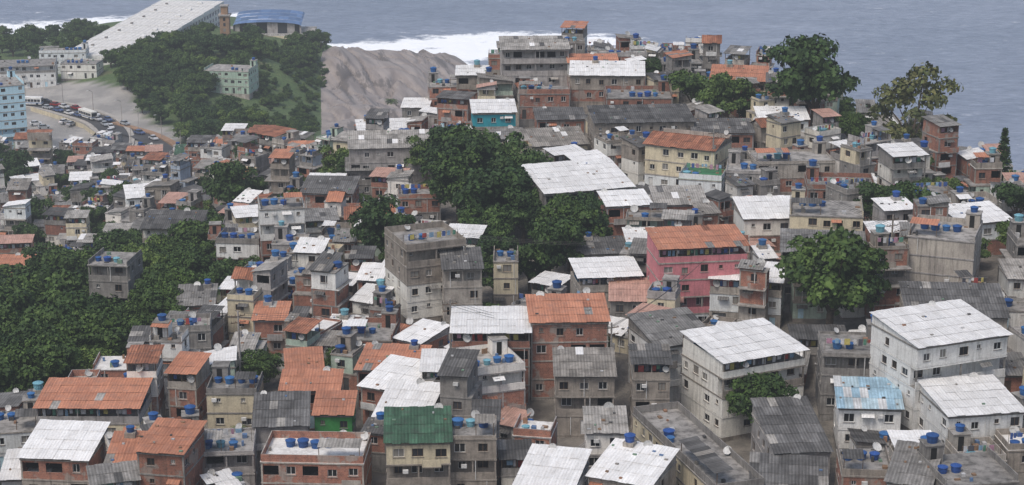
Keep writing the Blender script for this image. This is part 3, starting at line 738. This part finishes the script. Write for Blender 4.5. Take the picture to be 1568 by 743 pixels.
# ---------------- road, cars, hotel
def ribbon(name,pp,width,dz,m,off=0,thick=0,dash=None,zf=tz):
    P2=[]
    q=[pp[0]]+list(pp)+[pp[-1]]
    for i in range(1,len(q)-2):
        for k in range(12):
            t=k/12;a,b_,c_,d_=[np.array(q[i+j-1],float) for j in range(4)]
            P2.append(.5*((2*b_)+(-a+c_)*t+(2*a-5*b_+4*c_-d_)*t*t+(-a+3*b_-3*c_+d_)*t**3))
    P2.append(np.array(pp[-1],float));mb=MB();prev=None
    for i in range(len(P2)):
        t=P2[min(i+1,len(P2)-1)]-P2[max(i-1,0)];t/=np.linalg.norm(t)+1e-9;nn=np.array([-t[1],t[0]])
        c_=P2[i]+nn*off;l=c_+nn*width/2;r=c_-nn*width/2;zc=zf(*c_)+dz
        cur=((l[0],l[1],zc),(r[0],r[1],zc))
        if prev and (dash is None or (i//dash)%2==0):
            mb.q(prev[0],prev[1],cur[1],cur[0],m)
            if thick:
                for s in(0,1):
                    a,b_=prev[s],cur[s];mb.q(a,b_,(b_[0],b_[1],b_[2]-thick),(a[0],a[1],a[2]-thick),m)
        prev=cur
    return place(name,mb.mesh(name),(0,0,0))
R1=[(-203,683),(-176,681),(-158,666),(-143,649),(-134,624),(-132,598),(-140,585)]
R2=[(-143,646),(-126,627),(-112,596),(-99,559)]
WL=[(-174,670),(-160,655),(-149,643),(-142,630),(-142,616),(-146,598)]
ribbon('road',R1,9,.35,'asphalt');ribbon('road',R2,7,.40,'asphalt')
ribbon('road_marking',R1,.2,.37,'road_paint',0,0,2)
for s in(-1,1): ribbon('pavement',R1,1.8,.50,'pavement',s*5.4,.6)
ribbon('pavement',R2,2.5,.52,'brown_stone',4.75,.6)
mb=MB()
for i in range(len(WL)-1):
    (ax,ay),(bx,by)=WL[i],WL[i+1];za,zb=tz(ax,ay)+1.6,tz(bx,by)+1.6
    mb.q((ax,ay,za-8),(bx,by,zb-8),(bx,by,zb),(ax,ay,za),'cream_paint');mb.q((ax,ay,za),(bx,by,zb),(bx,by+.5,zb),(ax,ay+.5,za),'cement');mb.q((ax,ay+.5,za-8),(bx,by+.5,zb-8),(bx,by+.5,zb),(ax,ay+.5,za),'cement')
place('retaining_wall',mb.mesh('retaining_wall'),(0,0,0))
def car():
    mb=MB();hw=.85
    low=[(-2.1,.3),(-2.15,.62),(-2.05,.86),(-1.55,.95),(1.0,.95),(1.95,.82),(2.1,.6),(2.08,.3)]
    cab=[(-1.65,.95),(-1.25,1.42),(.25,1.45),(.95,.95)]
    for s in(-1,1): mb.poly([(x,s*hw,z) for x,z in low],'car_paint')
    for i in range(len(low)-1):
        a,b_=low[i],low[i+1];mb.q((a[0],-hw,a[1]),(a[0],hw,a[1]),(b_[0],hw,b_[1]),(b_[0],-hw,b_[1]),'car_paint')
    for s in(-1,1): mb.poly([(cab[0][0],s*.8,.95),(cab[1][0],s*.65,1.42),(cab[2][0],s*.65,1.45),(cab[3][0],s*.8,.95)],'glass')
    mb.q((cab[0][0],-.8,.951),(cab[0][0],.8,.951),(cab[1][0],.65,1.42),(cab[1][0],-.65,1.42),'glass');mb.q((cab[3][0],-.8,.951),(cab[3][0],.8,.951),(cab[2][0],.65,1.45),(cab[2][0],-.65,1.45),'glass')
    mb.box(-1.27,.27,-.66,.66,1.43,1.48,'car_paint');
    for s in(-1,1): mb.box(-.55,-.47,s*.75-.03,s*.75+.03,.95,1.43,'car_paint')
    for x in(-1.35,1.35):
        for s in(-1,1): mb.tube((x,s*.66,.32),(x,s*.88,.32),.32,.32,'tyre',12,True)
    for s in(-.6,.6): mb.box(2.06,2.12,s-.15,s+.15,.6,.72,'frame');mb.box(-2.17,-2.13,s-.15,s+.15,.65,.78,'pink_paint')
    return mb.mesh('car')
def bus():
    mb=MB();mb.box(-4.5,4.5,-1.2,1.2,.45,2.95,'white_paint');mb.box(-4.3,4.3,-1.1,1.1,2.95,3.05,'white_paint')
    for k in range(7):
        x=-4.2+k*1.2
        for s in(-1.212,1.212): mb.box(x,x+1.05,min(s,s*.99),max(s,s*.99),1.4,2.35,'glass')
    mb.box(4.5,4.52,-1.05,1.05,1.3,2.6,'glass');mb.box(-4.52,-4.5,-.9,.9,1.6,2.5,'glass');mb.box(-4.51,4.51,-1.215,1.215,.9,1.15,'tank_blue')
    for x in(-2.8,2.9):
        for s in(-1,1): mb.tube((x,s*1.0,.48),(x,s*1.24,.48),.48,.48,'tyre',14,True)
    return mb.mesh('bus')
CAR=car();BUS=bus()
for (X,Y,a,t) in [(-171,681,-10,0),(-166,675,-25,0),(-162,671,-35,0),(-157,668,-40,0),(-152,662,-45,0),(-148,658,-48,0),(-146,652,-50,0),(-142,651,-55,0),(-139,641,-70,0),(-138,634,-72,0),(-157,649,60,0),(-154,646,70,0),(-136,616,85,1),(-150,655,-48,1),(-178,683,0,0),(-176,678,-5,1),(-168,671,-35,0),(-163,666,-40,0),(-158,661,-45,0),(-154,658,-45,0),(-142,645,-60,0),(-127,630,-40,0),(-130,606,-88,0),(-134,592,-120,0),(-135,645,-45,0),(-186,683,0,0),(-166,645,20,0),(-162,640,15,0),(-195,681,0,1),(-131,598,-90,0),(-134,628,90,0),(-120,618,-55,0)]:
    place('bus' if t else 'parked_car',BUS if t else CAR,(X,Y,tz(X,Y)+.5),math.radians(a),1.0)
def lamp():
    mb=MB();mb.tube((0,0,-1),(0,0,7.5),.11,.07,'cement',8);prev=(0,0,7.5)
    for k in range(1,6):
        t=k/5;p=(1.8*t,0,7.5+.8*math.sin(t*1.5));mb.tube(prev,p,.05,.045,'dark_metal',6);prev=p
    mb.box(1.7,2.5,-.14,.14,8.2,8.34,'frame');mb.box(1.85,2.4,-.1,.1,8.15,8.198,'glass');return mb.mesh('street_lamp')
LAMP=lamp()
for X,Y,a in [(-180,687,-1.6),(-164,678,-2.0),(-150,664,-2.2),(-137,650,-2.4),(-128,634,-2.6),(-126,610,3.1),(-118,622,-2.5),(-106,590,-2.8)]:
    place('street_lamp',LAMP,(X,Y,tz(X,Y)),a)
# hotel
mb=MB();z0=24
mb.box(-14,14,-64,64,0,9,'white_paint',top='slab_light')
for s in range(8):
    y=-64+s*16
    mb.box(-14.6,14.6,y+.2,y+15.8,9.0,9.6+.2*s,'white_paint',top='slab_light')
    for k in range(14): mb.box(-14+k*2.1,-13.8+k*2.1,y+.4,y+15.6,9.605+.2*s,9.68+.2*s,'frame')
    mb.box(5,7,y+6,y+8,9.69+.2*s,10.3+.2*s,'white_paint');mb.box(-9,-8,y+3,y+4.2,9.69+.2*s,10.2+.2*s,'cement')
for fl in range(3):
    for k in range(30):
        for s in(-1,1): mb.box(s*14.02-.03,s*14.02+.03,-62+k*4.2,-60+k*4.2,1+fl*2.9,2.6+fl*2.9,'glass')
    for k in range(7): mb.box(-12.5+k*3.7,-10.5+k*3.7,-64.05,-64,1+fl*2.9,2.6+fl*2.9,'glass')
place('hotel_building',mb.mesh('hotel_building'),(-155,800,z0),math.radians(-8))
mb=MB();mb.box(-2,2,-2,2,-6,10,'brown_stone');mb.box(-2.6,2.6,-2.6,2.6,10,10.6,'cement');mb.box(-1.4,1.4,-1.4,1.4,10.6,14,'brown_stone');mb.box(-1.8,1.8,-1.8,1.8,14,14.5,'cement')
for k in range(4): mb.box(-.5,.5,-2.04,-2,1+k*2.3,2.4+k*2.3,'glass')
place('water_tower',mb.mesh('water_tower'),(-123,805,28))
mb=MB()
for k in range(10):
    a0=math.pi*k/10;a1=math.pi*(k+1)/10
    x0,x1=-15*math.cos(a0),-15*math.cos(a1);h0,h1=3.6+1.6*math.sin(a0),3.6+1.6*math.sin(a1)
    for j in range(4): mb.q((x0,-9+j*4.5,h0+j*.7),(x1,-9+j*4.5,h1+j*.7),(x1,-4.7+j*4.5,h1+j*.7+.6),(x0,-4.7+j*4.5,h0+j*.7+.6),'blue_glazing')
    mb.q((x0,-8,0),(x1,-8,0),(x1,-8,h1-.1),(x0,-8,h0-.1),'cement' if k%2 else 'glass')
mb.box(-20,20,-14,10,-12,0,'cream_paint',top='slab')
for k in range(21): mb.box(-20+k*2-.06,-20+k*2+.06,-14,-13.9,0,1,'frame')
mb.box(-20,20,-14,-13.9,1,1.08,'frame')
place('hotel_pavilion',mb.mesh('hotel_pavilion'),(-108,836,26))
# utility poles and lines
PP=[(60,287),(60,281),(38,348),(34,288),(-9,300),(-9,262),(14,252),(-40,262)]
for X,Y in PP:
    mb=MB();mb.tube((0,0,-1),(0,0,13),.2,.13,'cement',8,True)
    for z in(12.2,11.2):
        mb.box(-1.1,1.1,-.06,.06,z,z+.12,'wood')
        for x in(-1,-.4,.4,1): mb.tube((x,0,z+.12),(x,0,z+.35),.05,.03,'dark_metal',5)
    mb.tube((.3,0,9),(.3,0,9.9),.25,.25,'cement',8,True)
    place('utility_pole',mb.mesh('utility_pole'),(X,Y,tz(X,Y)),.4)
for a,b_ in [((60,287),(34,288)),((34,288),(-9,300)),((60,281),(38,348)),((-9,262),(14,252)),((-40,262),(-9,262)),((14,252),(34,288))]:
    mb=MB();pa=Vector((*a,tz(*a)+12.5));pb=Vector((*b_,tz(*b_)+12.5))
    for off in (-.8,0,.8):
        pr=None
        for k in range(13):
            t=k/12;p=pa.lerp(pb,t);p.z-=4*t*(1-t)*1.3;p.x+=off*.4;p.y+=off
            if pr: mb.tube(pr,p,.025,.025,'dark_metal',3)
            pr=p
    place('power_line',mb.mesh('power_line'),(0,0,0))
# ---------------- haze: thin sea air over the whole site (absorption plus airlight)
bpy.ops.mesh.primitive_cube_add(size=1,location=(0,2500,120));hz=bpy.context.object;hz.name='haze';hz.scale=(6000,6000,300)
m=bpy.data.materials.new('sea_haze');m.use_nodes=True;nt=m.node_tree;nt.nodes.remove(nt.nodes['Principled BSDF']);mo=nt.nodes['Material Output']
S=.00013
va=nt.nodes.new('ShaderNodeVolumeAbsorption');va.inputs[0].default_value=(0,0,0,1);va.inputs[1].default_value=S
em=nt.nodes.new('ShaderNodeEmission');em.inputs[0].default_value=(.55,.60,.70,1);em.inputs[1].default_value=S
ad=nt.nodes.new('ShaderNodeAddShader');nt.links.new(va.outputs[0],ad.inputs[0]);nt.links.new(em.outputs[0],ad.inputs[1]);nt.links.new(ad.outputs[0],mo.inputs['Volume']);hz.data.materials.append(m)
# ---------------- camera / light
cam=bpy.data.cameras.new('camera');co=bpy.data.objects.new('camera',cam);COL.objects.link(co)
cam.sensor_width=36;cam.lens=66.58;cam.clip_end=40000;co.location=(0,0,175);co.rotation_euler=(math.radians(73.5),0,0);bpy.context.scene.camera=co
el,az=math.radians(58),math.radians(215)
w=bpy.data.worlds.new('World');bpy.context.scene.world=w;w.use_nodes=True;nt=w.node_tree;bg=nt.nodes['Background']
sk=nt.nodes.new('ShaderNodeTexSky');sk.sky_type='NISHITA';sk.sun_disc=False;sk.sun_elevation=el;sk.sun_rotation=az;sk.dust_density=4;sk.air_density=1.2
nt.links.new(sk.outputs[0],bg.inputs[0]);bg.inputs[1].default_value=.15
s=bpy.data.lights.new('sun','SUN');s.energy=1.45;s.angle=math.radians(15);s.color=(1,.96,.91);so=bpy.data.objects.new('sun',s);COL.objects.link(so)
d=Vector((math.sin(az)*math.cos(el),math.cos(az)*math.cos(el),math.sin(el)));so.rotation_euler=d.to_track_quat('Z','Y').to_euler()
bpy.context.scene.view_settings.view_transform='Standard';bpy.context.scene.view_settings.look='None'
